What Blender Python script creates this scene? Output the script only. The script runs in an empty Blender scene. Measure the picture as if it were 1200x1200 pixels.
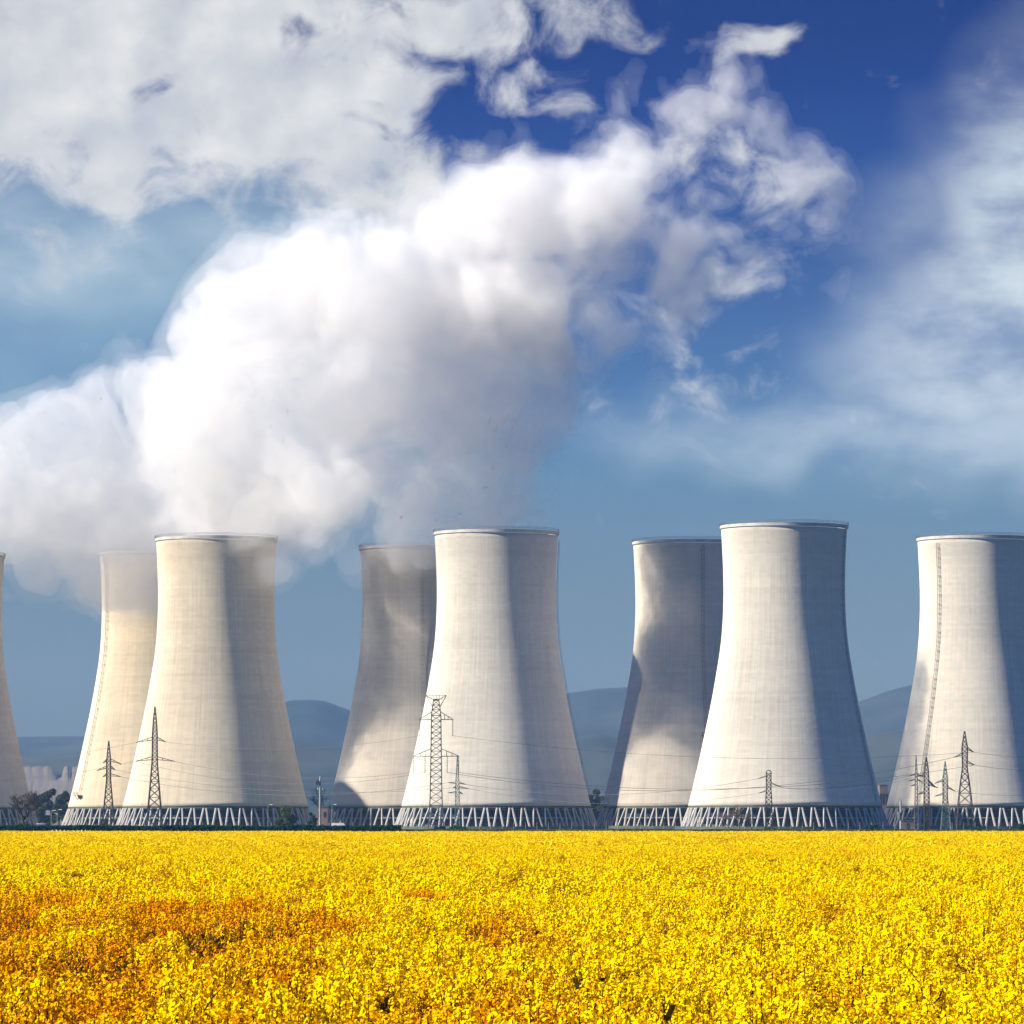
import bpy, math, random
import numpy as np
from mathutils import Vector, Matrix, Euler
R = math.radians
PI = math.pi
random.seed(7)
rng = np.random.default_rng(11)
scn = bpy.context.scene
COL = scn.collection

# ------------------------------------------------------------------ scale of the place
F = 5760.0            # pixels per radian of the 1200 px wide photograph
CAMZ = 3.0
HOR = 964.0
def at(px, py, Y):
    return Vector(((px - 600) * Y / F, Y, CAMZ - (py - HOR) * Y / F))
def ax(px, Y):
    return (px - 600) * Y / F

SUN_AZ = R(-104)      # bearing of the sun from +Y, clockwise (left, a little behind the camera)
SUN_EL = R(33)

# ------------------------------------------------------------------ helpers
class MB:
    """collects shapes, builds ONE mesh object"""
    def __init__(s): s.v = []; s.f = []
    def add(s, vs, fs):
        o = len(s.v); s.v += [tuple(p) for p in vs]; s.f += [tuple(i + o for i in f) for f in fs]
    def box(s, a, b):
        x0, y0, z0 = a; x1, y1, z1 = b
        s.add([(x0,y0,z0),(x1,y0,z0),(x1,y1,z0),(x0,y1,z0),(x0,y0,z1),(x1,y0,z1),(x1,y1,z1),(x0,y1,z1)],
              [(0,3,2,1),(4,5,6,7),(0,1,5,4),(1,2,6,5),(2,3,7,6),(3,0,4,7)])
    def bar(s, p, q, r0, r1=None, n=4, cap=True):
        p = Vector(p); q = Vector(q); r1 = r0 if r1 is None else r1
        d = (q - p)
        if d.length < 1e-6: return
        d.normalize()
        u = d.cross(Vector((0,0,1)) if abs(d.z) < .95 else Vector((1,0,0))).normalized(); w = d.cross(u)
        vs = []
        for c, r in ((p, r0), (q, r1)):
            for k in range(n):
                a = 2*PI*(k+.5)/n
                vs.append(c + (u*math.cos(a) + w*math.sin(a))*r)
        fs = [(k, (k+1) % n, n+(k+1) % n, n+k) for k in range(n)]
        if cap: fs += [tuple(range(n-1,-1,-1)), tuple(range(n, 2*n))]
        s.add(vs, fs)
    def tube(s, pts, r, n=5):
        for a, b in zip(pts[:-1], pts[1:]): s.bar(a, b, r, r, n)
    def lathe(s, prof, n=64, closed=False):
        """prof: list of (r,z)"""
        vs = []
        for r, z in prof:
            for k in range(n):
                a = 2*PI*k/n
                vs.append((r*math.sin(a), -r*math.cos(a), z))
        m = len(prof); fs = []
        for i in range(m if closed else m-1):
            j = (i+1) % m
            for k in range(n):
                l = (k+1) % n
                fs.append((i*n+k, i*n+l, j*n+l, j*n+k))
        s.add(vs, fs)
    def mesh(s, name):
        me = bpy.data.meshes.new(name); me.from_pydata(s.v, [], s.f); me.update(); return me
    def build(s, name, m=None, parent=None, smooth=False, loc=None):
        return obj(name, s.mesh(name), m, parent, smooth, loc)

def obj(name, me, m=None, parent=None, smooth=False, loc=None):
    o = bpy.data.objects.new(name, me); COL.objects.link(o)
    if m is not None and not me.materials: me.materials.append(m)
    if smooth: me.shade_smooth()
    if parent is not None: o.parent = parent
    if loc is not None: o.location = loc
    return o

def mesh_np(name, V, Q):
    """V (n,3) float, Q (m,k) int"""
    me = bpy.data.meshes.new(name)
    V = np.ascontiguousarray(V, dtype=np.float32); Q = np.ascontiguousarray(Q, dtype=np.int32)
    k = Q.shape[1] if Q.ndim == 2 else 0
    me.vertices.add(len(V)); me.vertices.foreach_set('co', V.ravel())
    if k:
        me.loops.add(Q.size); me.loops.foreach_set('vertex_index', Q.ravel())
        me.polygons.add(len(Q)); me.polygons.foreach_set('loop_start', np.arange(0, Q.size, k, dtype=np.int32))
    me.update(calc_edges=True)
    return me

def tag(o, label=None, cat=None, group=None, kind=None):
    if label: o['label'] = label
    if cat: o['category'] = cat
    if group: o['group'] = group
    if kind: o['kind'] = kind
    return o

def empty(name, loc, label, cat, group=None, rz=0):
    o = bpy.data.objects.new(name, None); COL.objects.link(o); o.location = loc; o.rotation_euler.z = rz
    o.empty_display_size = 1
    return tag(o, label, cat, group)

# ------------------------------------------------------------------ material helpers
class NT:
    def __init__(s, tree): s.t = tree; tree.nodes.clear()
    def n(s, typ, **kw):
        nd = s.t.nodes.new(typ)
        for k, v in kw.items():
            setattr(nd, k, v)
        return nd
    def put(s, sock, val):
        if hasattr(val, 'is_output') or isinstance(val, bpy.types.NodeSocket): s.t.links.new(val, sock)
        else: sock.default_value = val
    def math(s, op, a, b=None, c=None, clamp=False):
        nd = s.n('ShaderNodeMath', operation=op, use_clamp=clamp)
        for i, x in enumerate((a, b, c)):
            if x is not None: s.put(nd.inputs[i], x)
        return nd.outputs[0]
    def vmath(s, op, a, b=None, scale=None):
        nd = s.n('ShaderNodeVectorMath', operation=op)
        s.put(nd.inputs[0], a)
        if b is not None: s.put(nd.inputs[1], b)
        if scale is not None: s.put(nd.inputs['Scale'], scale)
        return nd.outputs['Value'] if op in ('LENGTH', 'DOT_PRODUCT', 'DISTANCE') else nd.outputs[0]
    def noise(s, vec, scale, detail=4, rough=.55, dist=0.0, dims='3D', w=None):
        nd = s.n('ShaderNodeTexNoise', noise_dimensions=dims)
        if vec is not None: s.put(nd.inputs['Vector'], vec)
        if w is not None: s.put(nd.inputs['W'], w)
        s.put(nd.inputs['Scale'], scale); s.put(nd.inputs['Detail'], detail); s.put(nd.inputs['Roughness'], rough); s.put(nd.inputs['Distortion'], dist)
        return nd.outputs[0]
    def ramp(s, fac, stops, interp='LINEAR'):
        nd = s.n('ShaderNodeValToRGB'); cr = nd.color_ramp; cr.interpolation = interp
        while len(cr.elements) < len(stops): cr.elements.new(.5)
        for e, (p, c) in zip(cr.elements, stops):
            e.position = p; e.color = (*c, 1) if len(c) == 3 else c
        s.put(nd.inputs[0], fac); return nd.outputs[0]
    def maprange(s, v, a, b, c=0., d=1., typ='SMOOTHSTEP'):
        nd = s.n('ShaderNodeMapRange', interpolation_type=typ)
        for i, x in enumerate((v, a, b, c, d)): s.put(nd.inputs[i], x)
        return nd.outputs[0]
    def mix(s, fac, a, b, mode='MIX'):
        nd = s.n('ShaderNodeMix', data_type='RGBA', blend_type=mode)
        s.put(nd.inputs[0], fac)
        for i, x in ((6, a), (7, b)):
            if isinstance(x, tuple) and len(x) == 3: x = (*x, 1)
            s.put(nd.inputs[i], x)
        return nd.outputs[2]
    def mapping(s, vec, scale=(1,1,1), loc=(0,0,0)):
        nd = s.n('ShaderNodeMapping'); s.put(nd.inputs[0], vec); nd.inputs['Scale'].default_value = scale; nd.inputs['Location'].default_value = loc
        return nd.outputs[0]

def new_mat(name):
    m = bpy.data.materials.new(name); m.use_nodes = True
    return m, NT(m.node_tree)

def surf(name, c0, c1=None, scale=1.0, rough=.85, detail=5, bump=0.0, metallic=0.0, stretch=(1,1,1), rnd=0.0):
    """procedural principled surface: two colours mixed by noise"""
    m, t = new_mat(name)
    tc = t.n('ShaderNodeTexCoord').outputs['Object']
    c1 = c1 or tuple(x*.7 for x in c0)
    fac = t.noise(t.mapping(tc, stretch), scale, detail, .6)
    col = t.mix(t.maprange(fac, .3, .7), c0, c1)
    if rnd:
        oi = t.n('ShaderNodeObjectInfo').outputs['Random']
        col = t.mix(1.0, col, t.ramp(oi, [(0, (1-rnd,)*3), (1, (1+rnd,)*3)]), 'MULTIPLY')
    b = t.n('ShaderNodeBsdfPrincipled'); t.put(b.inputs['Base Color'], col); b.inputs['Roughness'].default_value = rough; b.inputs['Metallic'].default_value = metallic
    b.inputs['Specular IOR Level'].default_value = .25
    if bump:
        bn = t.n('ShaderNodeBump'); bn.inputs['Strength'].default_value = bump; t.put(bn.inputs['Height'], fac); t.put(b.inputs['Normal'], bn.outputs[0])
    o = t.n('ShaderNodeOutputMaterial'); t.t.links.new(b.outputs[0], o.inputs[0])
    return m

def leafy(name, c0, c1, trans=.35):
    """foliage: diffuse + translucent, colour varies from leaf clump to clump"""
    m, t = new_mat(name)
    g = t.n('ShaderNodeNewGeometry')
    col = t.mix(g.outputs['Random Per Island'], c0, c1)
    d = t.n('ShaderNodeBsdfDiffuse'); t.put(d.inputs[0], col)
    tr = t.n('ShaderNodeBsdfTranslucent'); t.put(tr.inputs[0], col)
    mx = t.n('ShaderNodeMixShader'); mx.inputs[0].default_value = trans
    t.t.links.new(d.outputs[0], mx.inputs[1]); t.t.links.new(tr.outputs[0], mx.inputs[2])
    o = t.n('ShaderNodeOutputMaterial'); t.t.links.new(mx.outputs[0], o.inputs[0])
    return m

def concrete_shell(name, base, dark, seed):
    """weathered slip-formed concrete: lift lines, formwork panels, rain streaks, grime below the rim"""
    m, t = new_mat(name)
    tc = t.n('ShaderNodeTexCoord').outputs['Object']
    sp = t.n('ShaderNodeSeparateXYZ'); t.put(sp.inputs[0], tc)
    x, y, z = sp.outputs
    ang = t.math('ARCTAN2', x, y)
    lift = t.math('DIVIDE', z, 1.25)
    li = t.math('FLOOR', lift); lf = t.math('FRACT', lift)
    pa = t.math('MULTIPLY', ang, 64/(2*PI)); pi_ = t.math('FLOOR', pa); pf = t.math('FRACT', pa)
    # each lift its own tone, each panel too
    cv = t.n('ShaderNodeCombineXYZ'); t.put(cv.inputs[0], li); t.put(cv.inputs[1], pi_); cv.inputs[2].default_value = seed
    wn = t.n('ShaderNodeTexWhiteNoise', noise_dimensions='3D'); t.put(wn.inputs[0], cv.outputs[0])
    wl = t.n('ShaderNodeTexWhiteNoise', noise_dimensions='1D'); t.put(wl.inputs['W'], t.math('ADD', li, seed*17.3))
    # streaks: noise stretched along the height
    sv = t.n('ShaderNodeCombineXYZ'); t.put(sv.inputs[0], t.math('MULTIPLY', ang, 40)); t.put(sv.inputs[1], t.math('MULTIPLY', z, .035)); sv.inputs[2].default_value = seed*3.1
    streak = t.noise(sv.outputs[0], 1.0, 5, .6)
    big = t.noise(t.mapping(tc, (.02,.02,.03), (seed*5,)*3), 1.0, 5, .6)
    hv = t.n('ShaderNodeCombineXYZ'); t.put(hv.inputs[0], t.math('MULTIPLY', ang, 6)); t.put(hv.inputs[1], t.math('MULTIPLY', z, .8)); hv.inputs[2].default_value = seed
    horiz = t.noise(hv.outputs[0], 1.0, 4, .6)
    v = t.math('ADD', t.math('MULTIPLY', t.math('SUBTRACT', wn.outputs[0], .5), .09), t.math('MULTIPLY', t.math('SUBTRACT', wl.outputs[0], .5), .10))
    v = t.math('ADD', v, t.math('MULTIPLY', t.math('SUBTRACT', streak, .5), .70))
    v = t.math('ADD', v, t.math('MULTIPLY', t.math('SUBTRACT', big, .5), .60))
    v = t.math('ADD', v, t.math('MULTIPLY', t.math('SUBTRACT', horiz, .5), .32))
    # joint lines
    jl = t.math('LESS_THAN', lf, .10); jp = t.math('LESS_THAN', pf, .035)
    v = t.math('SUBTRACT', v, t.math('MULTIPLY', jl, .045)); v = t.math('SUBTRACT', v, t.math('MULTIPLY', jp, .025))
    # grime below the rim, in runs
    gr = t.maprange(t.math('ADD', z, t.math('MULTIPLY', streak, 26)), 118, 140)
    v = t.math('SUBTRACT', v, t.math('MULTIPLY', gr, .20))
    fac = t.math('ADD', .74, v, clamp=True)
    col = t.mix(fac, dark, base)
    b = t.n('ShaderNodeBsdfPrincipled'); t.put(b.inputs['Base Color'], col); b.inputs['Roughness'].default_value = .92; b.inputs['Diffuse Roughness'].default_value = 1.0; b.inputs['Specular IOR Level'].default_value = .1
    bn = t.n('ShaderNodeBump'); bn.inputs['Strength'].default_value = .35; bn.inputs['Distance'].default_value = .25
    t.put(bn.inputs['Height'], t.math('SUBTRACT', t.math('ADD', t.math('MULTIPLY', wn.outputs[0], .3), horiz), t.math('MULTIPLY', jl, .5)))
    t.put(b.inputs['Normal'], bn.outputs[0])
    o = t.n('ShaderNodeOutputMaterial'); t.t.links.new(b.outputs[0], o.inputs[0])
    return m

M = {}
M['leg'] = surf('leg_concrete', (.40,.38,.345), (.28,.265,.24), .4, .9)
M['rim'] = surf('rim_concrete', (.44,.415,.37), (.30,.285,.26), .25, .9)
M['fill'] = surf('cooling_fill', (.012,.022,.045), (.022,.034,.06), .3, .8, stretch=(1,1,4))
M['pipe'] = surf('pipe_steel', (.30,.26,.24), (.20,.18,.18), .5, .6)
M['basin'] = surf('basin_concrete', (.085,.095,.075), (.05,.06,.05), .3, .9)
M['steel_dark'] = surf('steel_dark', (.045,.042,.045), (.075,.07,.065), .6, .6, metallic=.3)
M['ladder'] = surf('ladder_steel', (.17,.155,.14), (.24,.20,.17), .4, .7)
M['steel_grey'] = surf('steel_galvanised', (.16,.16,.17), (.10,.10,.11), .5, .55, metallic=.4)
M['steel_green'] = surf('steel_green_paint', (.10,.19,.15), (.16,.20,.17), .5, .6)
M['insulator'] = surf('insulator', (.06,.05,.05), (.09,.08,.07), 1., .4)
M['wire'] = surf('wire_metal', (.07,.07,.075), (.10,.10,.10), .2, .6)
M['pole_pale'] = surf('pole_concrete', (.30,.31,.285), (.21,.22,.20), .5, .85)
M['white'] = surf('white_paint', (.75,.73,.68), (.6,.58,.54), .4, .6)
M['brick'] = surf('brick_wall', (.26,.17,.14), (.19,.13,.11), .6, .9)
M['brown_clad'] = surf('brown_cladding', (.15,.12,.11), (.10,.085,.08), .5, .8)
M['roof'] = surf('roof_sheet', (.12,.11,.11), (.08,.08,.08), .5, .8)
M['window'] = surf('window_glass', (.02,.03,.04), (.03,.04,.05), .5, .2)
M['bark'] = surf('bark', (.075,.06,.05), (.045,.038,.032), 2., .95, stretch=(1,1,.2))
M['bark_brown'] = surf('bark_brown', (.13,.09,.065), (.08,.06,.05), 2., .95)
M['hedge'] = leafy('hedge_leaves', (.012,.05,.035), (.025,.075,.045))
M['bush'] = leafy('bush_leaves', (.016,.055,.028), (.035,.085,.035))
M['tree_green'] = leafy('tree_leaves_green', (.05,.08,.03), (.09,.12,.045))
M['tree_dim'] = leafy('tree_leaves_dim', (.04,.055,.035), (.065,.075,.045))
M['tree_olive'] = leafy('tree_leaves_olive', (.09,.115,.03), (.13,.15,.05))
M['verge'] = leafy('verge_grass', (.05,.10,.03), (.10,.13,.05))

# ------------------------------------------------------------------ camera
cam = bpy.data.cameras.new('camera'); cam_o = bpy.data.objects.new('camera', cam); COL.objects.link(cam_o)
pitch = math.atan(364/F)
cam.sensor_width = 36; cam.lens = F*math.cos(pitch)/1200*36
cam.clip_start = 1; cam.clip_end = 30000
cam_o.location = (0, 0, CAMZ); cam_o.rotation_euler = (PI/2 + pitch, 0, 0)
scn.camera = cam_o

# ------------------------------------------------------------------ sun and sky
sun = bpy.data.lights.new('sun', 'SUN'); sun.energy = 5.0; sun.angle = R(.53); sun.color = (1, .93, .80)
so = bpy.data.objects.new('sun', sun); COL.objects.link(so)
sdir = Vector((math.sin(SUN_AZ)*math.cos(SUN_EL), math.cos(SUN_AZ)*math.cos(SUN_EL), math.sin(SUN_EL)))
so.rotation_euler = (-sdir).to_track_quat('-Z', 'Y').to_euler(); so.location = (-500, 0, 600)

def build_world():
    w = bpy.data.worlds.new('World'); scn.world = w; w.use_nodes = True
    t = NT(w.node_tree)
    sky = t.n('ShaderNodeTexSky', sky_type='NISHITA'); sky.sun_disc = False
    sky.sun_elevation = SUN_EL; sky.sun_rotation = SUN_AZ; sky.altitude = 200; sky.air_density = 1.0; sky.dust_density = .6; sky.ozone_density = 1.6
    d = t.n('ShaderNodeTexCoord').outputs['Generated']
    sp = t.n('ShaderNodeSeparateXYZ'); t.put(sp.inputs[0], d)
    az = t.math('MULTIPLY', t.math('ARCTAN2', sp.outputs[0], sp.outputs[1]), 57.2958)
    el = t.math('MULTIPLY', t.math('ARCSINE', sp.outputs[2]), 57.2958)
    q = t.n('ShaderNodeCombineXYZ'); t.put(q.inputs[0], az); t.put(q.inputs[1], el); q = q.outputs[0]
    # clear air: darker, bluer aloft, teal grey low down
    tint = t.ramp(t.math('DIVIDE', el, 24., clamp=True), SKY_TINT)
    clear = t.mix(1.0, sky.outputs[0], tint, 'MULTIPLY')
    # ---- clouds, laid out by bearing and elevation (degrees)
    def P(px, py): return ((px-600)/100.5, (HOR-py)/100.5)
    warp = t.n('ShaderNodeTexNoise'); t.put(warp.inputs['Vector'], q); warp.inputs['Scale'].default_value = .9; warp.inputs['Detail'].default_value = 1
    wv = t.vmath('SCALE', t.vmath('SUBTRACT', warp.outputs['Color'], (.5,.5,.5)), scale=.9)
    qw = t.vmath('ADD', q, wv)
    def ell(px, py, rx, ry, soft=.5, wt=1., src=None):
        cx, cy = P(px, py)
        v = t.vmath('MULTIPLY', t.vmath('SUBTRACT', src or qw, (cx, cy, 0)), (100.5/rx, 100.5/ry, 0))
        return t.maprange(t.vmath('LENGTH', v), 1+soft, 1-soft, 0., wt)
    def union(ms):
        r = ms[0]
        for mm in ms[1:]: r = t.math('MAXIMUM', r, mm)
        return r
    qs = t.vmath('MULTIPLY', qw, (1, 1.25, 1))
    def fb(vec): return t.noise(vec, 1.15, 9, .60, 0.)
    n0 = fb(qs)
    def rf(vec): return t.noise(vec, .95, 6, .5, 0.)
    r0 = rf(q); r1 = rf(t.vmath('ADD', q, (-.24, .22, 0)))
    # puffy
    mk = union([ell(*a) for a in PUFFY])
    mk = t.math('SUBTRACT', mk, union([ell(*a) for a in HOLES]))
    dens = t.maprange(t.math('ADD', mk, t.math('MULTIPLY', t.math('SUBTRACT', n0, .5), 2.1)), .24, 1.0)
    relief = t.math('ADD', .5, t.math('MULTIPLY', t.math('SUBTRACT', r0, r1), 1.5), clamp=True)
    c_cl = t.ramp(relief, [(0, CL_DARK), (.5, CL_MID), (1, CL_LIT)])
    # soft
    nS = t.noise(t.vmath('MULTIPLY', q, (.6, 1.1, 1)), .9, 8, .56, 0.)
    mks = union([ell(*a) for a in SOFT])
    dsoft = t.math('MULTIPLY', mks, t.maprange(nS, .30, .66, .30, 1.))
    c_soft = CL_SOFT
    mkt = union([ell(*a, q) for a in TEAL])
    clear = t.mix(t.math('MULTIPLY', mkt, t.maprange(nS, .2, .7, .75, 1.)), clear, CL_TEAL)
    out = t.mix(dsoft, clear, c_soft)
    out = t.mix(dens, out, c_cl)
    bg = t.n('ShaderNodeBackground'); t.put(bg.inputs[0], out); bg.inputs[1].default_value = SKY_STRENGTH
    o = t.n('ShaderNodeOutputWorld'); t.t.links.new(bg.outputs[0], o.inputs[0])
    w.cycles.sampling_method = 'MANUAL'; w.cycles.sample_map_resolution = 512

SKY_STRENGTH = .077
SKY_TINT = [(0,(.17,.195,.23)),(.076,(.185,.205,.245)),(.109,(.185,.225,.30)),(.143,(.178,.24,.345)),(.167,(.165,.25,.375)),(.192,(.105,.20,.38)),(.234,(.088,.16,.36)),(.275,(.060,.115,.31)),(.317,(.031,.086,.299)),(.358,(.013,.054,.25)),(.391,(.008,.044,.213)),(.5,(.02,.07,.25)),(.7,(.15,.36,.80)),(1,(.22,.60,1.25))]
CL_DARK = (2.7,2.9,3.3); CL_MID = (3.8,3.85,3.95); CL_LIT = (4.95,4.85,4.7); CL_SOFT = (3.75,4.2,4.45); CL_TEAL = (1.45,2.35,3.05)
PUFFY = [(60,80,330,190,.7,1.2), (330,110,180,150,.8,1.2), (150,200,320,70,.6,1.0), (420,200,90,70,.6,1.0), (480,240,130,60,.7,.9), (590,215,70,50,.8,.7), (540,30,90,60,.6,.85), (690,25,80,35,.7,.62),
         (640,110,60,40,.7,.60), (880,48,60,26,.7,.70), (830,170,120,60,.7,.50), (930,210,60,60,.7,.52), (880,300,60,60,.7,.50), (760,430,130,80,.8,.40)]
SOFT = [(1215,310,115,190,.7,1.), (1165,420,150,100,.8,.95), (1060,505,330,42,.9,.55), (1190,520,190,55,.9,.7), (20,300,180,60,.9,.45), (330,270,170,50,.9,.4), (1110,280,90,60,.9,.4)]
HOLES = [(326,42,26,20,.8,.65), (163,102,34,20,.9,.38), (300,235,80,22,.9,.35), (345,262,50,18,.9,.35), (60,240,90,40,.9,.5), (520,130,40,26,.8,.5)]
TEAL = [(110,340,300,130,.9,.9), (300,280,220,80,.9,.8), (-50,460,200,120,.9,.8)]
build_world()

# ------------------------------------------------------------------ ground, hills, cliff
def ground_mat():
    m, t = new_mat('ground_soil')
    p = t.n('ShaderNodeTexCoord').outputs['Object']
    a = t.noise(t.mapping(p, (.004,.004,.004)), 1, 6, .6); b = t.noise(t.mapping(p, (.6,.6,.6)), 1, 6, .65)
    col = t.mix(t.maprange(a, .4, .6), (.035,.06,.022), (.085,.075,.045))
    col = t.mix(t.maprange(b, .35, .7, 0, .6), col, (.028,.024,.014))
    d = t.n('ShaderNodeBsdfPrincipled'); t.put(d.inputs['Base Color'], col); d.inputs['Roughness'].default_value = 1; d.inputs['Specular IOR Level'].default_value = .1
    o = t.n('ShaderNodeOutputMaterial'); t.t.links.new(d.outputs[0], o.inputs[0]); return m
g = MB(); xs = np.linspace(-4200, 4200, 29); ys = np.concatenate([np.linspace(-300, 3000, 23), np.linspace(3300, 11600, 20)])
g.add([(x, y, 0) for y in ys for x in xs], [(j*29+i, j*29+i+1, (j+1)*29+i+1, (j+1)*29+i) for j in range(len(ys)-1) for i in range(28)])
tag(g.build('ground', ground_mat()), kind='structure')

# 1D/3D numpy noise
_LAT = rng.random((48, 48, 48)).astype(np.float32)
def vnoise(x, y, z):
    xi = np.floor(x).astype(np.int32); yi = np.floor(y).astype(np.int32); zi = np.floor(z).astype(np.int32)
    fx = (x-xi).astype(np.float32); fy = (y-yi).astype(np.float32); fz = (z-zi).astype(np.float32)
    fx = fx*fx*fx*(fx*(fx*6-15)+10); fy = fy*fy*fy*(fy*(fy*6-15)+10); fz = fz*fz*fz*(fz*(fz*6-15)+10)
    a = xi % 48; A = (xi+1) % 48; b = yi % 48; B = (yi+1) % 48; c = zi % 48; C_ = (zi+1) % 48
    L = _LAT
    x0 = L[a,b,c]*(1-fx)+L[A,b,c]*fx; x1 = L[a,B,c]*(1-fx)+L[A,B,c]*fx
    x2 = L[a,b,C_]*(1-fx)+L[A,b,C_]*fx; x3 = L[a,B,C_]*(1-fx)+L[A,B,C_]*fx
    return (x0*(1-fy)+x1*fy)*(1-fz) + (x2*(1-fy)+x3*fy)*fz
ROT = np.array(Euler((.6,.9,.4)).to_matrix())
def fbm(x, y, z, oct=4, gain=.5):
    s = 0; a = 1; tot = 0
    for i in range(oct):
        s = s + a*vnoise(x, y, z); tot += a; a *= gain
        x, y, z = [2.03*(ROT[k,0]*x+ROT[k,1]*y+ROT[k,2]*z)+7.7*i for k in range(3)]
    return s/tot

def hills(name, prof, Y0, depth, mat, seed, rough):
    """a ridge whose skyline follows prof [(px, py)] seen at distance Y0"""
    pxs = np.linspace(-420, 1620, 260); px, py = zip(*prof)
    top = np.interp(pxs, px, py)
    zt = CAMZ - (top-HOR)*Y0/F
    X = (pxs-600)*Y0/F
    zt = zt + (fbm(X/260, X*0+seed, X*0, 5, .55)-.5)*rough*2
    tt = np.linspace(-1, 1, 41)
    V = []
    for u in tt:
        h = np.cos(u*PI/2)**1.6 if abs(u) < 1 else 0
        yy = Y0 + u*depth
        nz = (fbm(X/330, X*0+yy/330+seed, X*0, 5, .55)-.5)
        z = np.maximum(zt*h*(1+nz*.5*abs(u)*2) - (.6 if abs(u) > .99 else 0), -.6)
        V.append(np.stack([X, np.full_like(X, yy), z], 1))
    V = np.concatenate(V); n = len(X)
    j, i = np.meshgrid(np.arange(40), np.arange(n-1), indexing='ij')
    Q = np.stack([j*n+i, j*n+i+1, (j+1)*n+i+1, (j+1)*n+i], -1).reshape(-1, 4)
    return tag(obj(name, mesh_np(name, V, Q), mat, smooth=True), kind='structure')
M['forest'] = surf('forest_slope', (.008,.014,.012), (.034,.038,.028), .004, 1., 8)
M['forest2'] = surf('meadow_slope', (.010,.018,.015), (.040,.042,.030), .003, 1., 8)
hills('hills', [(-420,872),(0,867),(60,866),(100,866),(200,850),(300,832),(345,823),(380,823),(420,836),(560,838),(640,822),(700,811),(740,808),(800,822),(960,834),(1010,822),(1040,812),(1080,800),(1130,796),(1200,806),(1400,830),(1620,850)], 9300, 1500, M['forest'], 3.3, 12)
hills('hills', [(-420,905),(0,893),(60,890),(100,888),(200,886),(340,868),(420,874),(560,890),(700,858),(760,868),(900,884),(1040,856),(1100,862),(1250,880),(1620,905)], 6600, 1100, M['forest2'], 9.1, 7)
# pale quarry cliff on the slope at the left
def cliff():
    Y = 5600; pts = []; m = MB()
    random.seed(5)
    x = 24.
    tops = []
    while x < 150:
        base = 899 if (x < 62 or 74 < x < 82 or x > 85) else 909
        tops.append((x, base+random.uniform(-.6, .8))); x += random.uniform(1.2, 3.5)
    n = len(tops)
    rows = []
    for k, yb in enumerate((0., .35, .7, 1.)):
        row = []
        for x, yt in tops:
            py = yt + (916-yt)*yb
            row.append(at(x, py, Y - 60*yb + random.uniform(-1, 1)))
        rows.append(row)
    back = [at(x, yt, Y+160) for x, yt in tops]
    vs = back + sum(rows, [])
    fs = [(j*n+i, (j+1)*n+i, (j+1)*n+i+1, j*n+i+1) for j in range(4) for i in range(n-1)]
    m.add(vs, fs)
    # skirt to the ground
    b = [Vector((p.x, p.y-140, -.5)) for p in rows[-1]]
    m.add(rows[-1]+b, [(i, n+i, n+i+1, i+1) for i in range(n-1)])
    m2 = surf('quarry_rock', (.135,.108,.082), (.10,.085,.068), .02, 1., 8, stretch=(1,1,.8))
    tag(m.build('quarry_cliff', m2, smooth=True), kind='structure')
cliff()

# ------------------------------------------------------------------ cooling towers
PROF = [(9.7,39.9),(13,39.0),(17,38.0),(22,36.8),(28,35.4),(34,34.1),(40,32.8),(48,31.1),(56,29.5),(63,28.3),(70,27.1),(77,26.1),(84,25.5),(91,25.15),(98,25.0),(105,25.1),(112,25.35),(118,25.65),(123.4,25.95)]
PZ, PR = zip(*PROF)
def prof_r(z):
    # smooth the polyline a little
    return float(np.mean([np.interp(z+dz, PZ, PR) for dz in (-4,-2,0,2,4)]))
def shell_mesh():
    zs = np.linspace(9.7, 123.4, 70)
    p = [(prof_r(z) if 13 < z < 120 else float(np.interp(z, PZ, PR)), z) for z in zs]
    inner = [(r-.45-.5*max(0, 1-(z-9.7)/12), z) for r, z in reversed(p)]
    b = MB(); b.lathe(p+inner, 160, True); return b.mesh('shell')
SHELL = shell_mesh()
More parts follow.
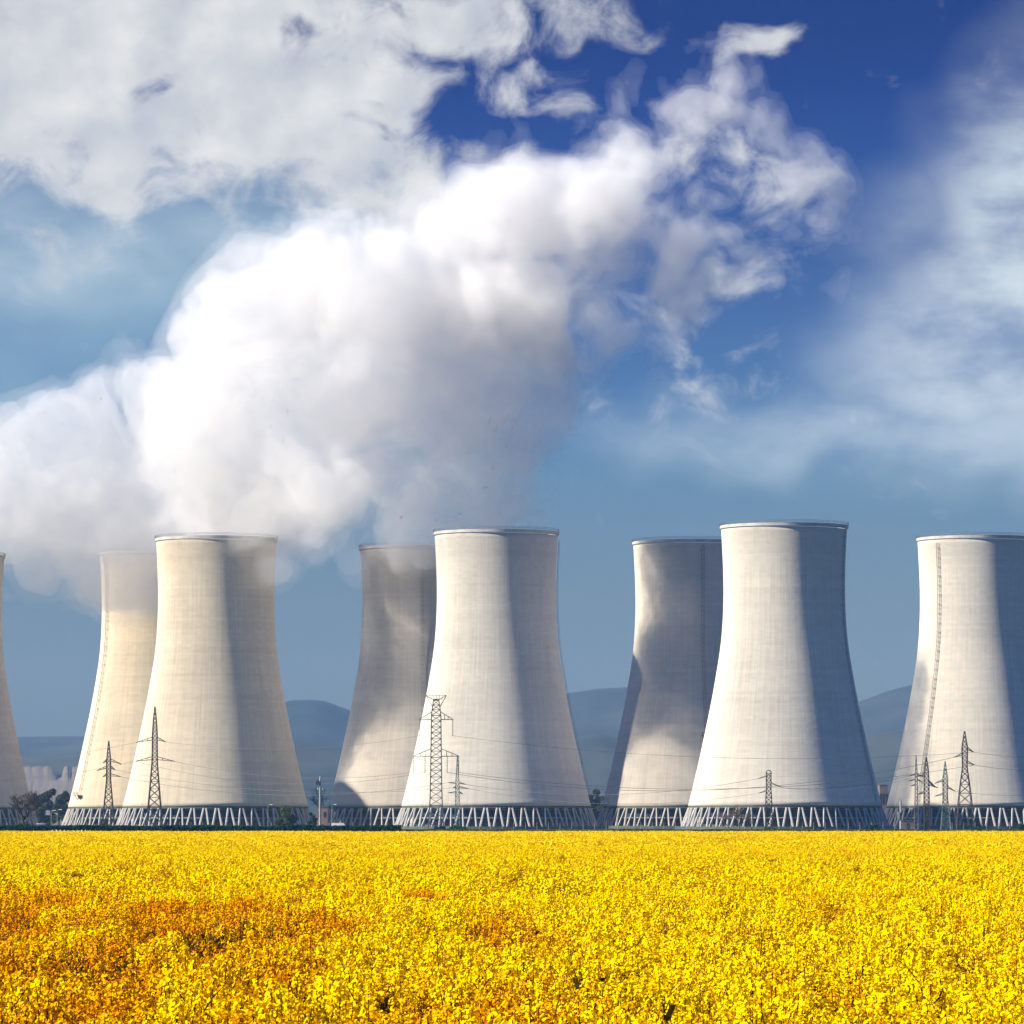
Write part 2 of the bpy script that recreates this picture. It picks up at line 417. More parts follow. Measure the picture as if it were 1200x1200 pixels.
def tower_parts():
    d = {}
    b = MB(); b.lathe([(25.9,123.6),(26.45,123.8),(26.5,125),(25.2,125),(25.2,124),(25.3,123.6)], 160, True); d['rim'] = (b.mesh('rim'), 'rim')
    b = MB()
    for k in range(120):
        a = 2*PI*k/120
        b.bar((26.6*math.sin(a), -26.6*math.cos(a), 125), (26.6*math.sin(a), -26.6*math.cos(a), 126.1), .07)
    for z in (125.6, 126.1):
        b.lathe([(26.55,z-.05),(26.65,z-.05),(26.65,z+.05),(26.55,z+.05)], 120, True)
    d['guard_rail'] = (b.mesh('guard_rail'), 'steel_grey')
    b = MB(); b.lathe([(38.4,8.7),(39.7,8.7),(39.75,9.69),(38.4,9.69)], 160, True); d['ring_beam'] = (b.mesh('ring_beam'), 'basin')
    b = MB(); b.lathe([(36.5,4.4),(36.8,4.4),(36.8,9.6),(36.5,9.6)], 96, True)
    for k in range(96):   # louvre ribs
        a = 2*PI*k/96; c, s_ = math.cos(a), math.sin(a)
        b.bar((36.9*s_, -36.9*c, 4.4), (36.9*s_, -36.9*c, 9.6), .14)
    b.lathe([(0.2,4.4),(36.5,4.4)], 96)
    d['cooling_fill'] = (b.mesh('cooling_fill'), 'fill')
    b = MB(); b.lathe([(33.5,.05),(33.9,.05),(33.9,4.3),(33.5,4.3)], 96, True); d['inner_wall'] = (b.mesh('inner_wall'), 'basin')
    b = MB()
    b.lathe([(37.4,4.55),(37.75,4.55),(37.75,4.95),(37.4,4.95)], 96, True)
    d['water_pipe'] = (b.mesh('water_pipe'), 'pipe')
    b = MB(); b.lathe([(37.4,8.0),(37.7,8.0),(37.7,8.3),(37.4,8.3)], 96, True); d['service_pipe'] = (b.mesh('service_pipe'), 'pipe')
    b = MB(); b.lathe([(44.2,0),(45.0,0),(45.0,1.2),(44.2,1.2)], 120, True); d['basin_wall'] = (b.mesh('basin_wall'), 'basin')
    return d
TP = tower_parts()
NP = 48
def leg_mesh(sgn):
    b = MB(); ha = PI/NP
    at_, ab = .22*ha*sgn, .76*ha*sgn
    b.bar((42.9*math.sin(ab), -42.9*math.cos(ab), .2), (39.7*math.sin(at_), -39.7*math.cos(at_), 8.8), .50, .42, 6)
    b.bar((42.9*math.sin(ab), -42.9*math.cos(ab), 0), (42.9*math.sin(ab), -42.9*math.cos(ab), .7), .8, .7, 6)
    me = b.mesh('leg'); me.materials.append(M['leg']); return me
LEGS = (leg_mesh(-1), leg_mesh(1))
for me, mn in TP.values(): me.materials.append(M[mn])
for k in ('shell',): SHELL.shade_smooth()

def ladder_mesh(z0, z1, w=1.25, off=.6):
    b = MB()
    zs = np.arange(z0, z1+.01, 2.0)
    pts = [(prof_r(z)+off, z) for z in zs]
    for sx in (-w/2, w/2):
        for (r0, a), (r1, c) in zip(pts[:-1], pts[1:]): b.bar((sx, -r0, a), (sx, -r1, c), .085)
    for i, (r, z) in enumerate(pts):
        b.bar((-w/2, -r, z), (w/2, -r, z), .06)
        if i % 2 == 0:
            b.bar((-w/2, -r+off, z), (-w/2, -r-.5, z), .07); b.bar((w/2, -r+off, z), (w/2, -r-.5, z), .07)
            b.bar((-w/2, -r-.5, z), (w/2, -r-.5, z), .07)
    # centre cage strip
    for (r0, a), (r1, c) in zip(pts[:-1], pts[1:]): b.bar((0, -r0-.5, a), (0, -r1-.5, c), .06)
    return b.mesh('ladder')
def platform_mesh(z, w=4.2):
    b = MB(); r = prof_r(z)
    b.box((-w/2, -r-2.6, z-.2), (w/2, -r+.6, z))
    for x in (-w/2, -w/6, w/6, w/2): b.bar((x, -r-2.5, z), (x, -r-2.5, z+1.3), .12)
    b.bar((-w/2, -r-2.5, z+1.3), (w/2, -r-2.5, z+1.3), .12); b.bar((-w/2, -r-2.5, z+.7), (w/2, -r-2.5, z+.7), .08)
    b.bar((-w/3, -r-2.2, z-.2), (-w/3, -r-.1, z-2.6), .14); b.bar((w/3, -r-2.2, z-.2), (w/3, -r-.1, z-2.6), .14)
    return b.mesh('platform')

GT = 'cooling towers of the power station'
CREAM = ((.76,.65,.47), (.35,.30,.22)); PALE = ((.72,.655,.535), (.34,.31,.265)); GREY = ((.66,.59,.485), (.32,.29,.25))
TOWERS = [  # px centre, py top, colours, ladder bearing, ladder z0,z1, platform z list, label
    (-64, 648, GREY, None, None, (), 'concrete cooling tower cut off by the left edge of the photo behind a bare tree'),
    (183, 645, CREAM, -58, (14,123), (15,), 'cream cooling tower whose whole rim is lost in steam, ladder running down its left flank'),
    (252.5, 628, CREAM, None, None, (), 'cream cooling tower with white steam spilling over its front rim, right half in shade'),
    (490, 638.5, GREY, 5, (40,123), (40,), 'partly hidden, mostly shaded cooling tower with steam rising from its open top'),
    (581.5, 620.5, PALE, 87, (12,123), (), 'cooling tower standing behind the tall horn-topped lattice pylon'),
    (812.5, 632, GREY, 7.6, (40,123), (40,), 'steamless shaded cooling tower partly hidden behind the brightest tower, its foot lit'),
    (920, 613, PALE, 66, (12,123), (), 'tallest looking cooling tower, brightly lit and without steam, behind a small round-topped mast'),
    (1148, 627.5, PALE, -46.5, (12,123), (), 'cooling tower cut off by the right edge of the photo behind a row of pylons'),
]
TSCALE = (.965, 1.025, 1.0, 1.02, 1.0, 1.047, 1.0, 1.024)     # the rear row is a touch larger
def build_tower(i, spec):
    px, pyt, cols, lad, lz, plats, label = spec
    ks = TSCALE[i]*.99; pyt = pyt+3.6; Y = (125*ks-CAMZ)*F/(HOR-pyt)
    root = empty('cooling_tower', (ax(px, Y), Y, 0), label, 'cooling tower', GT)
    root.scale = (ks,)*3
    sm = concrete_shell('shell_concrete', cols[0], cols[1], i*1.37+.4)
    sh = obj('shell', SHELL.copy(), sm, root); sh.rotation_euler.z = i*1.1
    for k, (me, mn) in TP.items(): obj(k, me, None, root)
    for k in range(NP):
        for me in LEGS:
            l = bpy.data.objects.new('leg', me); COL.objects.link(l); l.parent = root; l.rotation_euler.z = 2*PI*(k+.3*i)/NP
    if lad is not None:
        l = obj('ladder', ladder_mesh(*lz), M['ladder'], root); l.rotation_euler.z = R(lad)
        for z in plats:
            p = obj('platform', platform_mesh(z), M['steel_dark'], l)
    return root, Y
TW = [build_tower(i, s) for i, s in enumerate(TOWERS)]

# ------------------------------------------------------------------ steam
def surface_nets(Fd, org, h):
    """naive surface nets on a scalar grid (negative inside)"""
    nx, ny, nz = Fd.shape
    S = Fd < 0
    c = np.zeros((nx-1, ny-1, nz-1), np.int8)
    for dx in (0,1):
        for dy in (0,1):
            for dz in (0,1): c += S[dx:nx-1+dx, dy:ny-1+dy, dz:nz-1+dz]
    act = (c > 0) & (c < 8)
    idx = -np.ones(act.shape, np.int32); ii = np.argwhere(act); idx[act] = np.arange(len(ii))
    P = np.zeros((len(ii), 3), np.float32); cnt = np.zeros(len(ii), np.float32)
    corners = [(0,0,0),(1,0,0),(0,1,0),(1,1,0),(0,0,1),(1,0,1),(0,1,1),(1,1,1)]
    for a in range(8):
        for b in range(a+1, 8):
            ca, cb = np.array(corners[a]), np.array(corners[b])
            if np.abs(ca-cb).sum() != 1: continue
            fa = Fd[tuple((ii+ca).T)]; fb_ = Fd[tuple((ii+cb).T)]
            m = (fa < 0) != (fb_ < 0)
            tt = np.where(m, fa/np.where(m, fa-fb_, 1), 0)
            p = ca + tt[:, None]*(cb-ca)
            P[m] += p[m]; cnt[m] += 1
    V = (ii + P/cnt[:, None])*h + org
    Q = []
    for axn in range(3):
        A = np.moveaxis(S, axn, 0); I = np.moveaxis(idx, axn, 0)
        ch = A[:-1] != A[1:]
        e = np.argwhere(ch[:, 1:-1, 1:-1]); e[:, 1:] += 1
        i, j, k = e.T
        q = np.stack([I[i, j-1, k-1], I[i, j, k-1], I[i, j, k], I[i, j-1, k]], 1)
        flip = ~A[i, j, k]
        if axn == 1: flip = ~flip
        q[flip] = q[flip][:, ::-1]
        Q.append(q)
    Q = np.concatenate(Q); Q = Q[(Q >= 0).all(1)]
    return V, Q

def main_bodies(V, Q, keep=.05):
    """only the large connected pieces of a surface"""
    lab = np.arange(len(V))
    for _ in range(400):
        m = lab[Q].min(1); new = lab.copy()
        for k in range(4): np.minimum.at(new, Q[:, k], m)
        new = new[new]
        if (new == lab).all(): break
        lab = new
    cnt = np.bincount(lab[Q[:, 0]], minlength=len(V))
    return V, Q[cnt[lab[Q[:, 0]]] >= keep*cnt.max()]

def steam_mat(name, dens, col=(.898,.877,.846), g=0.0):
    m, t = new_mat(name)
    v = t.n('ShaderNodeVolumePrincipled'); v.inputs['Color'].default_value = (*col, 1); v.inputs['Density'].default_value = dens; v.inputs['Anisotropy'].default_value = g
    o = t.n('ShaderNodeOutputMaterial'); t.t.links.new(v.outputs[0], o.inputs['Volume']); return m

def plume(label, blobs, Y0, origin, seed, h=1.7, shells=((4.0,.010),(-1.5,.045),(-9.,.07)), wisp=1.0, solid=True):
    """blobs: (px, py, r_px, dY). The same noisy field cut at several levels: thin veil, body, core."""
    s = Y0/F
    C_ = np.array([[(b[0]-600)*s, Y0+(b[3] if len(b) > 3 else 0), CAMZ-(b[1]-HOR)*s] for b in blobs], np.float32); r = np.array([b[2]*s for b in blobs], np.float32)
    lo = (C_-r[:, None]).min(0)-22; hi = (C_+r[:, None]).max(0)+22
    n = np.ceil((hi-lo)/h).astype(int)
    gx, gy, gz = [lo[k]+h*np.arange(n[k], dtype=np.float32) for k in range(3)]
    X, Yg, Z = np.meshgrid(gx, gy, gz, indexing='ij')
    k = 9.0
    acc = np.zeros(X.shape, np.float32)
    for c, rr in zip(C_, r):
        d = np.sqrt((X-c[0])**2 + ((Yg-c[1])*1.15)**2 + (Z-c[2])**2) - rr
        acc += np.exp(-np.clip(d, -60, 60)/k)
    sd = -k*np.log(np.maximum(acc, 1e-9))
    # warp, then billows
    wx = (fbm(X/45, Yg/45, Z/45+seed, 2)-.5)*26; wz = (fbm(X/45+31, Yg/45, Z/45+seed, 2)-.5)*26
    x, y, z = X+wx, Yg, Z+wz
    amp = 11.0; wl = 46.0; disp = 0
    for o in range(6):
        nn = vnoise(x/wl+seed, y/wl, z/wl)
        disp = disp + amp*(np.abs(nn*2-1)*2.0-.85) if o < 3 else disp + amp*(nn*2-1)
        x, y, z = [ROT[q,0]*x+ROT[q,1]*y+ROT[q,2]*z+13.1*o for q in range(3)]
        wl *= .5; amp *= .63
    fld = sd - disp*wisp*(np.clip(1.25-sd/11, 0, 1) if solid else 1)
    # keep the border empty
    for axn in range(3):
        sl = [slice(None)]*3
        for e in (0, -1): sl[axn] = e; fld[tuple(sl)] = 20
    root = empty('steam_plume', origin, label, 'steam plume', 'steam plumes over the cooling towers')
    for (iso, dens), nm in zip(shells, ('steam_veil', 'steam_body', 'steam_core')):
        V, Q = surface_nets(fld-iso, lo, h)
        if solid: V, Q = main_bodies(V, Q)
        if nm == 'steam_body' and solid:         # the thick outer billows; inside them the steam is thinner
            V2, Q2 = main_bodies(*surface_nets(-(fld-shells[2][0]), lo, h))
            Q = np.concatenate([Q, Q2+len(V)]); V = np.concatenate([V, V2])
        me = mesh_np(nm, V-np.array(origin), Q)
        obj(nm, me, steam_mat(nm, dens), root)
    return root

left_blobs = [(-90,600,60,25),(-40,570,70,25),(0,585,62,22),(50,565,68,25),(60,610,40,20),(110,545,76,25),(105,622,36,25),(150,600,50,25),(165,640,24,40),(200,560,86,35),(185,628,36,40),
    (235,615,45,-55),(262,520,90,-62),(255,625,38,-58),(285,628,27,-88),(300,585,72,-58),(345,600,46,-85),(350,590,38,-112),(385,590,32,-108),(378,598,28,-60),(345,500,100,-68),(350,420,88,-58),(300,400,66,-30),(415,440,74,-58),(390,350,74,-48),(330,320,48,-20),(140,440,20,20),(210,420,24,10),(150,470,40,20),(230,450,50,0),
    (215,608,42,30),(260,600,46,48),(305,596,48,52),(345,594,44,52),(240,575,50,35),(150,648,26,62),(172,655,20,62),(122,650,22,62),(185,640,24,62)]  # rear puffs added for the shadow they cast on the half-hidden tower
right_blobs = [(455,622,30,28),(500,620,38,25),(540,618,34,22),(468,578,42,12),(530,562,56,5),(580,572,36,0),(485,520,56,5),(560,505,60,0),(602,530,22,0),(520,455,66,0),(585,450,52,-5),(480,400,72,10),(560,390,74,0),(620,395,38,-5),(440,545,40,8),(430,590,34,15),(415,500,60,0)]
tongue_blobs = [(360,310,60,10),(420,320,78,10),(480,320,90,0),(540,315,92,0),(610,315,80,0),(650,270,80,0),(590,250,50,0),(700,235,70,0),(690,310,62,0),(745,190,54,0),(760,265,62,0),(790,150,40,0),(800,285,40,0),(735,140,34,0),(850,122,26,0),(820,120,26,0),(820,215,22,0),(895,130,21,0),(925,200,19,0),(890,290,22,0),(860,320,19,0),(730,365,38,0),(905,160,18,0),(950,195,15,0),(640,220,34,0),(870,95,13,0),(770,330,32,0),(660,390,34,0),(910,245,16,0),(720,115,18,0),(700,420,18,0),(640,430,24,0)]
SH = ((7.0,.006),(0.,.025),(-11.,.012))
sY = TW[2][1]
plume('broad white steam plume drifting to the left edge from the two cream towers', left_blobs, 2150, (ax(252.5, sY), sY, 125), 2.3, h=1.7, shells=SH)
mY = TW[3][1]
plume('steam plume standing on the rim of the partly hidden middle tower', right_blobs, 2150, (ax(490, mY), mY, 125), 8.7, h=1.5, shells=SH, wisp=1.15)
plume('torn top of the steam bending up to the right among the clouds', tongue_blobs, 2150, (ax(560, mY), mY-30, 230), 5.1, h=1.5, shells=((6.0,.006),(0.,.016),(-5.,.022)), wisp=1.5, solid=False)

# haze: one even body of air round the whole place
hb = MB(); hb.box((-4600, -600, -1), (4600, 12200, 400))
hm, ht = new_mat('haze_air')
pv = ht.n('ShaderNodeVolumePrincipled'); pv.inputs['Color'].default_value = (.32,.60,1.0,1); pv.inputs['Density'].default_value = 2.8e-5; pv.inputs['Anisotropy'].default_value = 0.0
oo = ht.n('ShaderNodeOutputMaterial'); ht.t.links.new(pv.outputs[0], oo.inputs['Volume'])
tag(hb.build('haze', hm), kind='stuff')

# ------------------------------------------------------------------ pylons
def lattice(b, prof, bays, leg_r, br_r):
    """square lattice mast; prof [(z, half width)]"""
    zs_, ws_ = zip(*prof)
    zl = [prof[0][0]]; z = prof[0][0]
    while z < prof[-1][0]-.3:
        w = float(np.interp(z, zs_, ws_)); z = min(prof[-1][0], z+max(1.3, w*2*bays)); zl.append(z)
    cs = ((-1,-1),(1,-1),(1,1),(-1,1))
    for a, c in zip(zl[:-1], zl[1:]):
        wa, wc = float(np.interp(a, zs_, ws_)), float(np.interp(c, zs_, ws_))
        for k in range(4):
            p, q = cs[k], cs[(k+1) % 4]
            b.bar((p[0]*wa, p[1]*wa, a), (p[0]*wc, p[1]*wc, c), leg_r)
            b.bar((p[0]*wa, p[1]*wa, a), (q[0]*wc, q[1]*wc, c), br_r, n=3); b.bar((q[0]*wa, q[1]*wa, a), (p[0]*wc, p[1]*wc, c), br_r, n=3)
            b.bar((p[0]*wc, p[1]*wc, c), (q[0]*wc, q[1]*wc, c), br_r, n=3)
def arm_mesh(hw, dx, dy, dz, rise, r):
    """tapering cross arm from the mast face to its tip: two bottom chords, one top chord, bracing"""
    b = MB(); tip = Vector((dx, dy, dz)); sx = 1 if dx > 0 else -1
    p1 = Vector((sx*hw, -hw, 0)); p2 = Vector((sx*hw, hw, 0)); p3 = Vector((sx*hw, 0, rise))
    for p in (p1, p2, p3): b.bar(p, tip, r, r*.8)
    for u in (.3, .6):
        a, c, e = p1.lerp(tip, u), p2.lerp(tip, u), p3.lerp(tip, u)
        b.bar(a, c, r*.6, n=3); b.bar(a, e, r*.6, n=3); b.bar(c, e, r*.6, n=3)
    return b.mesh('cross_arm')
def insulator_mesh(L):
    b = MB(); b.bar((0,0,0), (0,0,-L), .06)
    nn = max(4, int(L/.45))
    for k in range(nn):
        z = -.2-(L-.4)*k/(nn-1); b.bar((0,0,z), (0,0,z-.18), .22, .12, 8)
    return b.mesh('insulator')
TIPS = {}
def pylon(key, name, label, px, Y, prof_px, arms, mat, ins=(), bays=.9, leg_r=.15, br_r=.075, arm_r=.13, cat='pylon', group='lattice pylons in front of the towers', rise=1.2, dy=0.):
    s = Y/F
    root = empty(name, (ax(px, Y), Y, 0), label, cat, group)
    zof = lambda py: CAMZ-(py-HOR)*s
    prof = [(max(zof(py), 0) , hw*s) for py, hw in prof_px]
    b = MB(); lattice(b, prof, bays, leg_r, br_r); b.build('mast', mat, root)
    zs_, ws_ = zip(*prof)
    TIPS[key] = []
    for (pr, xt, pt) in arms:
        z = zof(pr); dx = (xt-px)*s
        hw = float(np.interp(z, zs_, ws_))
        a = obj('cross_arm', arm_mesh(hw, dx, dy*(1 if dx > 0 else -1), zof(pt)-z, rise, arm_r), mat, root, loc=(0, 0, z))
        TIPS[key].append(Vector((ax(px, Y)+dx, Y+dy*(1 if dx > 0 else -1), zof(pt))))
    for (xi, y0, y1) in ins:
        obj('insulator', insulator_mesh((y1-y0)*s), M['insulator'], root, loc=((xi-px)*s, 0, zof(y0)))
    return root
BASE = 980
pylon('p181', 'lattice_pylon', 'dark needle-topped lattice pylon before the steam-rimmed cream tower', 181, 1500,
      [(BASE,9.5),(893,3.0),(860,2.7),(846,1.9),(829,.25)], [(868,160,871),(868,193,870),(891,159,893),(891,204,893)], M['steel_dark'], bays=.8, rise=.9, leg_r=.2, br_r=.09, dy=3)
pylon('p127', 'lattice_pylon', 'needle-topped lattice pylon with three pairs of arms beside the left tower foot', 127, 1650,
      [(BASE,7.5),(914,2.4),(892,2.4),(869,.25)], [(893,121,895),(893,141,896),(901,114,904),(901,134,903),(910,121,911),(910,141,911)], M['steel_dark'], bays=.8, rise=.8, leg_r=.19, br_r=.09, dy=3)
r511 = pylon('p511', 'lattice_pylon', 'tall lattice pylon with a horned top and long insulators on two wide arms', 511, 1450,
      [(BASE,9.5),(950,7.6),(930,6.8),(880,6.0),(838,5.5),(822,3.2),(820,3.2)], [(844,491,844),(844,531,844),(887,484,887),(887,538,887)], M['steel_grey'],
      ins=[(492,844,863),(530.5,844,863),(484.5,887,906),(498,887,906),(524,887,906),(537.5,887,906)], bays=.6, leg_r=.19, br_r=.085, rise=2.2, arm_r=.15)
def horns(root, px, Y):
    s = Y/F; zof = lambda py: CAMZ-(py-HOR)*s; b = MB()
    for sx in (-1, 1):
        tip = Vector((sx*12*s, 0, zof(815.5)))
        for yy in (-1, 1):
            b.bar((sx*3*s, yy*3*s, zof(821)), tip, .1); b.bar((sx*4.5*s, yy*4*s, zof(829)), tip, .1)
    b.bar((-12*s, 0, zof(815.5)), (12*s, 0, zof(815.5)), .09)
    for k in range(6): b.bar(((-12+4*k)*s, 0, zof(815.5)), ((-10+4*k)*s*.6, 0, zof(821)), .06, n=3)
    b.build('horned_top', M['steel_grey'], root)
horns(r511, 511, 1450)
pylon('p536', 'lattice_pylon', 'small greenish lattice pylon standing right of the horn-topped pylon', 536, 1550,
      [(BASE,3.2),(935,2.2),(915,1.8),(902,1.1),(886,.25)], [(919,525,918),(919,546,920),(924,531,924),(924,549,925),(930,525,930),(930,542,931)], M['steel_green'], bays=.9, rise=.5, leg_r=.15, br_r=.08, dy=2)
def roundtop(root, px, Y):
    s = Y/F; zof = lambda py: CAMZ-(py-HOR)*s; b = MB()
    for yy in (-1, 1):
        pts = [Vector((math.cos(a)*3*s, yy*2.5*s, zof(907)+math.sin(a)*3.6*s)) for a in np.linspace(0, PI, 9)]
        b.tube(pts, .12)
    b.build('rounded_top', M['steel_dark'], root)
r901 = pylon('p901', 'lattice_mast', 'short lattice mast with a rounded top and three thin arms before the brightest tower', 901, 1500,
      [(BASE,4.2),(936,3.4),(926,2.7),(907,2.8)], [(911,887.5,913.5),(919,919,924),(928,888,930.5)], M['steel_dark'], bays=.75, rise=.35, leg_r=.16, br_r=.08, arm_r=.09, dy=4)
roundtop(r901, 901, 1500)
pylon('p1074', 'lattice_pylon', 'slender dark lattice mast, leftmost of the pylons by the right-edge tower', 1074, 1600,
      [(BASE,2.4),(930,1.6),(905,1.2),(886,.2)], [(909,1065,910),(909,1083,911),(915,1064,916),(915,1082,917),(921,1066,922)], M['steel_grey'], bays=.9, rise=.4, leg_r=.12, br_r=.06, dy=3)
pylon('p1086', 'lattice_pylon', 'needle-topped lattice pylon with dark banded body, second from left by the right-edge tower', 1086, 1500,
      [(BASE,2.8),(938,3.0),(909,2.7),(904,2.5),(888,.25)], [(917,1097,922),(921,1101,924),(930,1074,932),(910,1074,911)], M['steel_dark'], bays=.55, rise=.5, leg_r=.16, br_r=.09, dy=4)
pylon('p1108', 'lattice_pylon', 'green-painted lattice pylon between two taller grey ones at right', 1108, 1500,
      [(BASE,6.0),(936,2.6),(912,2.8),(908,2.0),(893,.25)], [(916,1094,919),(924,1121,928),(932,1094,934)], M['steel_green'], bays=.6, rise=.5, leg_r=.16, br_r=.09, dy=4)
pylon('p1131', 'lattice_pylon', 'tallest of the pylons before the right-edge tower, with wide-spread legs', 1131, 1450,
      [(BASE,11.0),(930,6.6),(899,2.7),(876,3.3),(870,2.2),(857,.3)], [(879,1143,882),(886,1117,888.5),(895,1144,897)], M['steel_dark'], bays=.8, rise=.7, leg_r=.16, br_r=.08, dy=4)

# poles and lamps
def service_pole():
    Y = 1350; s = Y/F; px = 375
    root = empty('utility_pole', (ax(px, Y), Y, 0), 'pale concrete utility pole with a small cross arm, alone right of the cream tower', 'utility pole')
    zt = CAMZ-(912-HOR)*s
    b = MB(); b.bar((0,0,0), (0,0,zt), .34, .22, 10); b.build('pole', M['pole_pale'], root)
    b = MB(); b.box((-.75,-.12,zt-3.5),(.75,.12,zt-3.2)); b.build('cross_arm', M['pole_pale'], root)
    b = MB(); b.box((-1.15,-.4,zt-2.0),(-.3,.4,zt-.9)); b.bar((-.8,0,zt-.9),(-.8,0,zt-.5),.12,.08,8); b.bar((-.5,0,zt-.9),(-.5,0,zt-.5),.12,.08,8); b.build('transformer', M['steel_dark'], root)
    for x in (-.65, .65, 0):
        b = MB(); z0 = zt if x == 0 else zt-3.2
        b.bar((x,0,z0),(x,0,z0+.35),.09,.12,8); b.build('insulator', M['white'], root)
service_pole()
def slant_pole():
    Y = 1300; s = Y/F; px = 1055.5
    root = empty('utility_pole', (ax(px, Y), Y, 0), 'stubby whitish pole with a slanting bracket left of the right-edge tower', 'utility pole')
    zt = CAMZ-(938-HOR)*s
    b = MB(); b.bar((0,0,0),(0,0,zt),.32,.22,10); b.build('pole', M['pole_pale'], root)
    b = MB(); b.bar((-1.5,0,zt-1.6),(0,0,zt+.5),.13); b.bar((-1.1,0,zt-1.1),(-.05,0,zt-2.2),.08); b.build('bracket', M['pole_pale'], root)
    b = MB(); b.box((-.75,-.35,zt-5.2),(-.25,.35,zt-3.2)); b.build('switch_box', M['pole_pale'], root)
slant_pole()
def lamp(px, ytop, Y, label):
    s = Y/F; zt = CAMZ-(ytop-HOR)*s
    root = empty('lamp_post', (ax(px, Y), Y, 0), label, 'lamp post', 'lamp posts round the plant')
    b = MB(); b.bar((0,0,0),(0,0,zt),.12,.08,8); b.tube([Vector((0,0,zt)),Vector((.35,-.2,zt+.45)),Vector((1.0,-.5,zt+.55))],.07,6); b.build('post', M['pole_pale'], root)
    b = MB(); b.box((.7,-.75,zt+.35),(1.7,-.25,zt+.62)); b.box((.8,-.7,zt+.28),(1.6,-.3,zt+.35)); b.build('lamp_head', M['white'], root)
for a in [(60,952,1750,'left one of two pale lamp posts between the bare tree and the cream tower foot'), (67,951,1750,'right one of two pale lamp posts between the bare tree and the cream tower foot'),
          (314,945,1800,'lamp post before the shaded legs of the cream tower, left of the round green tree'),
          (389,945,1800,'lamp post between the brick hut and the half-hidden steaming tower')]:
    lamp(*a)
def scaffold():
    Y = 2020; s = Y/F; px = 709.5
    root = empty('stair_tower', (ax(px, Y), Y, 0), 'small dark steel stair tower in the gap right of the horn-topped pylon tower', 'stair tower')
    zt = CAMZ-(936-HOR)*s
    b = MB()
    for x in (-1.1, 1.1):
        for y in (-1.1, 1.1): b.bar((x,y,0),(x,y,zt),.16)
    for k in range(6):
        z = zt*(k+1)/6
        for x in (-1.1,1.1): b.bar((x,-1.1,z),(x,1.1,z),.12)
        for y in (-1.1,1.1): b.bar((-1.1,y,z),(1.1,y,z),.12)
    b.build('frame', M['steel_dark'], root)
    b = MB()
    for k in range(5):
        z0, z1 = zt*(k+1)/6-zt/6, zt*(k+1)/6; a, c = (-1, 1) if k % 2 else (1, -1)
        for y in (-.5,.5): b.bar((a,y,z0),(c,y,z1),.12)
    b.build('stairs', M['steel_dark'], root)
    b = MB(); b.box((-1.9,-1.5,zt*5/6-.1),(1.9,1.5,zt*5/6+.1)); b.build('platform', M['steel_dark'], root)
scaffold()

# ------------------------------------------------------------------ small buildings
def house(name, label, px0, px1, yt, Y, depth, wall, roof, flat=True, nwin=2, cat='building'):
    s = Y/F; w = (px1-px0)*s; h = CAMZ-(yt-HOR)*s
    root = empty(name, (ax((px0+px1)/2, Y), Y, 0), label, cat)
    b = MB(); b.box((-w/2,0,0),(w/2,depth,h)); b.build('wall', wall, root)
    b = MB()
    if flat: b.box((-w/2-.15,-.15,h+.004),(w/2+.15,depth+.15,h+.25))
    else: b.add([(-w/2-.2,-.2,h),(w/2+.2,-.2,h),(w/2+.2,depth+.2,h),(-w/2-.2,depth+.2,h),(-w/2-.2,depth/2,h+.9),(w/2+.2,depth/2,h+.9)],[(0,1,5,4),(2,3,4,5),(0,4,3),(1,2,5),(3,2,1,0)])
    b.build('roof', roof, root)
    for k in range(nwin):
        x = -w/2+w*(k+.5)/nwin; b = MB(); b.box((x-w*.12,-.05,h*.55),(x+w*.12,.1,h*.8)); b.build('window', M['window'], root)
    b = MB(); b.box((-.45,-.06,0),(.45,.1,2.0)); b.build('door', M['steel_dark'], root)
house('brick_hut', 'small flat-roofed brick hut behind the pale utility pole', 371, 384, 947, 2150, 8, M['brick'], M['roof'])
house('white_hut', 'low white hut right of the bare tree trunk', 43, 52.5, 966.5, 1300, 4, M['white'], M['white'], nwin=2, cat='hut')
house('brown_tower_block', 'brown block-like building at the right flank of the brightest tower', 1031, 1041, 921, 2350, 12, M['brown_clad'], M['roof'], nwin=3)
house('brown_shed', 'low brown shed at the foot of the stubby whitish pole', 1057, 1071, 963, 1700, 6, M['brown_clad'], M['roof'], nwin=1, cat='shed')
def van():
    Y = 1450; px = 398; s = Y/F
    root = empty('parked_van', (ax(px, Y), Y, .6), 'tiny white van right of the brick hut, half hidden behind the hedge', 'van')
    b = MB(); b.add([(-2.4,-.9,.4),(2.4,-.9,.4),(2.4,.9,.4),(-2.4,.9,.4),(-2.4,-.85,2.1),(1.2,-.85,2.1),(1.2,.85,2.1),(-2.4,.85,2.1),(2.4,-.85,1.2),(2.4,.85,1.2),(1.7,-.85,1.25),(1.7,.85,1.25)],
          [(0,3,2,1),(4,5,6,7),(0,1,8,10,5,4),(3,7,6,11,9,2),(0,4,7,3),(1,2,9,8),(8,9,11,10),(10,11,6,5)]); b.build('body', M['white'], root)
    for x in (-1.5,1.5):
        for y in (-.85,.85):
            b = MB(); b.bar((x,y-.1,.38),(x,y+.1,.38),.38,.38,12); b.build('wheel', M['steel_dark'], root)
    b = MB(); b.add([(1.25,-.8,2.02),(1.25,.8,2.02),(1.68,.8,1.3),(1.68,-.8,1.3)],[(0,1,2,3)]); 
    o = b.build('windscreen', M['window'], root, loc=(.03,0,.02))
van()

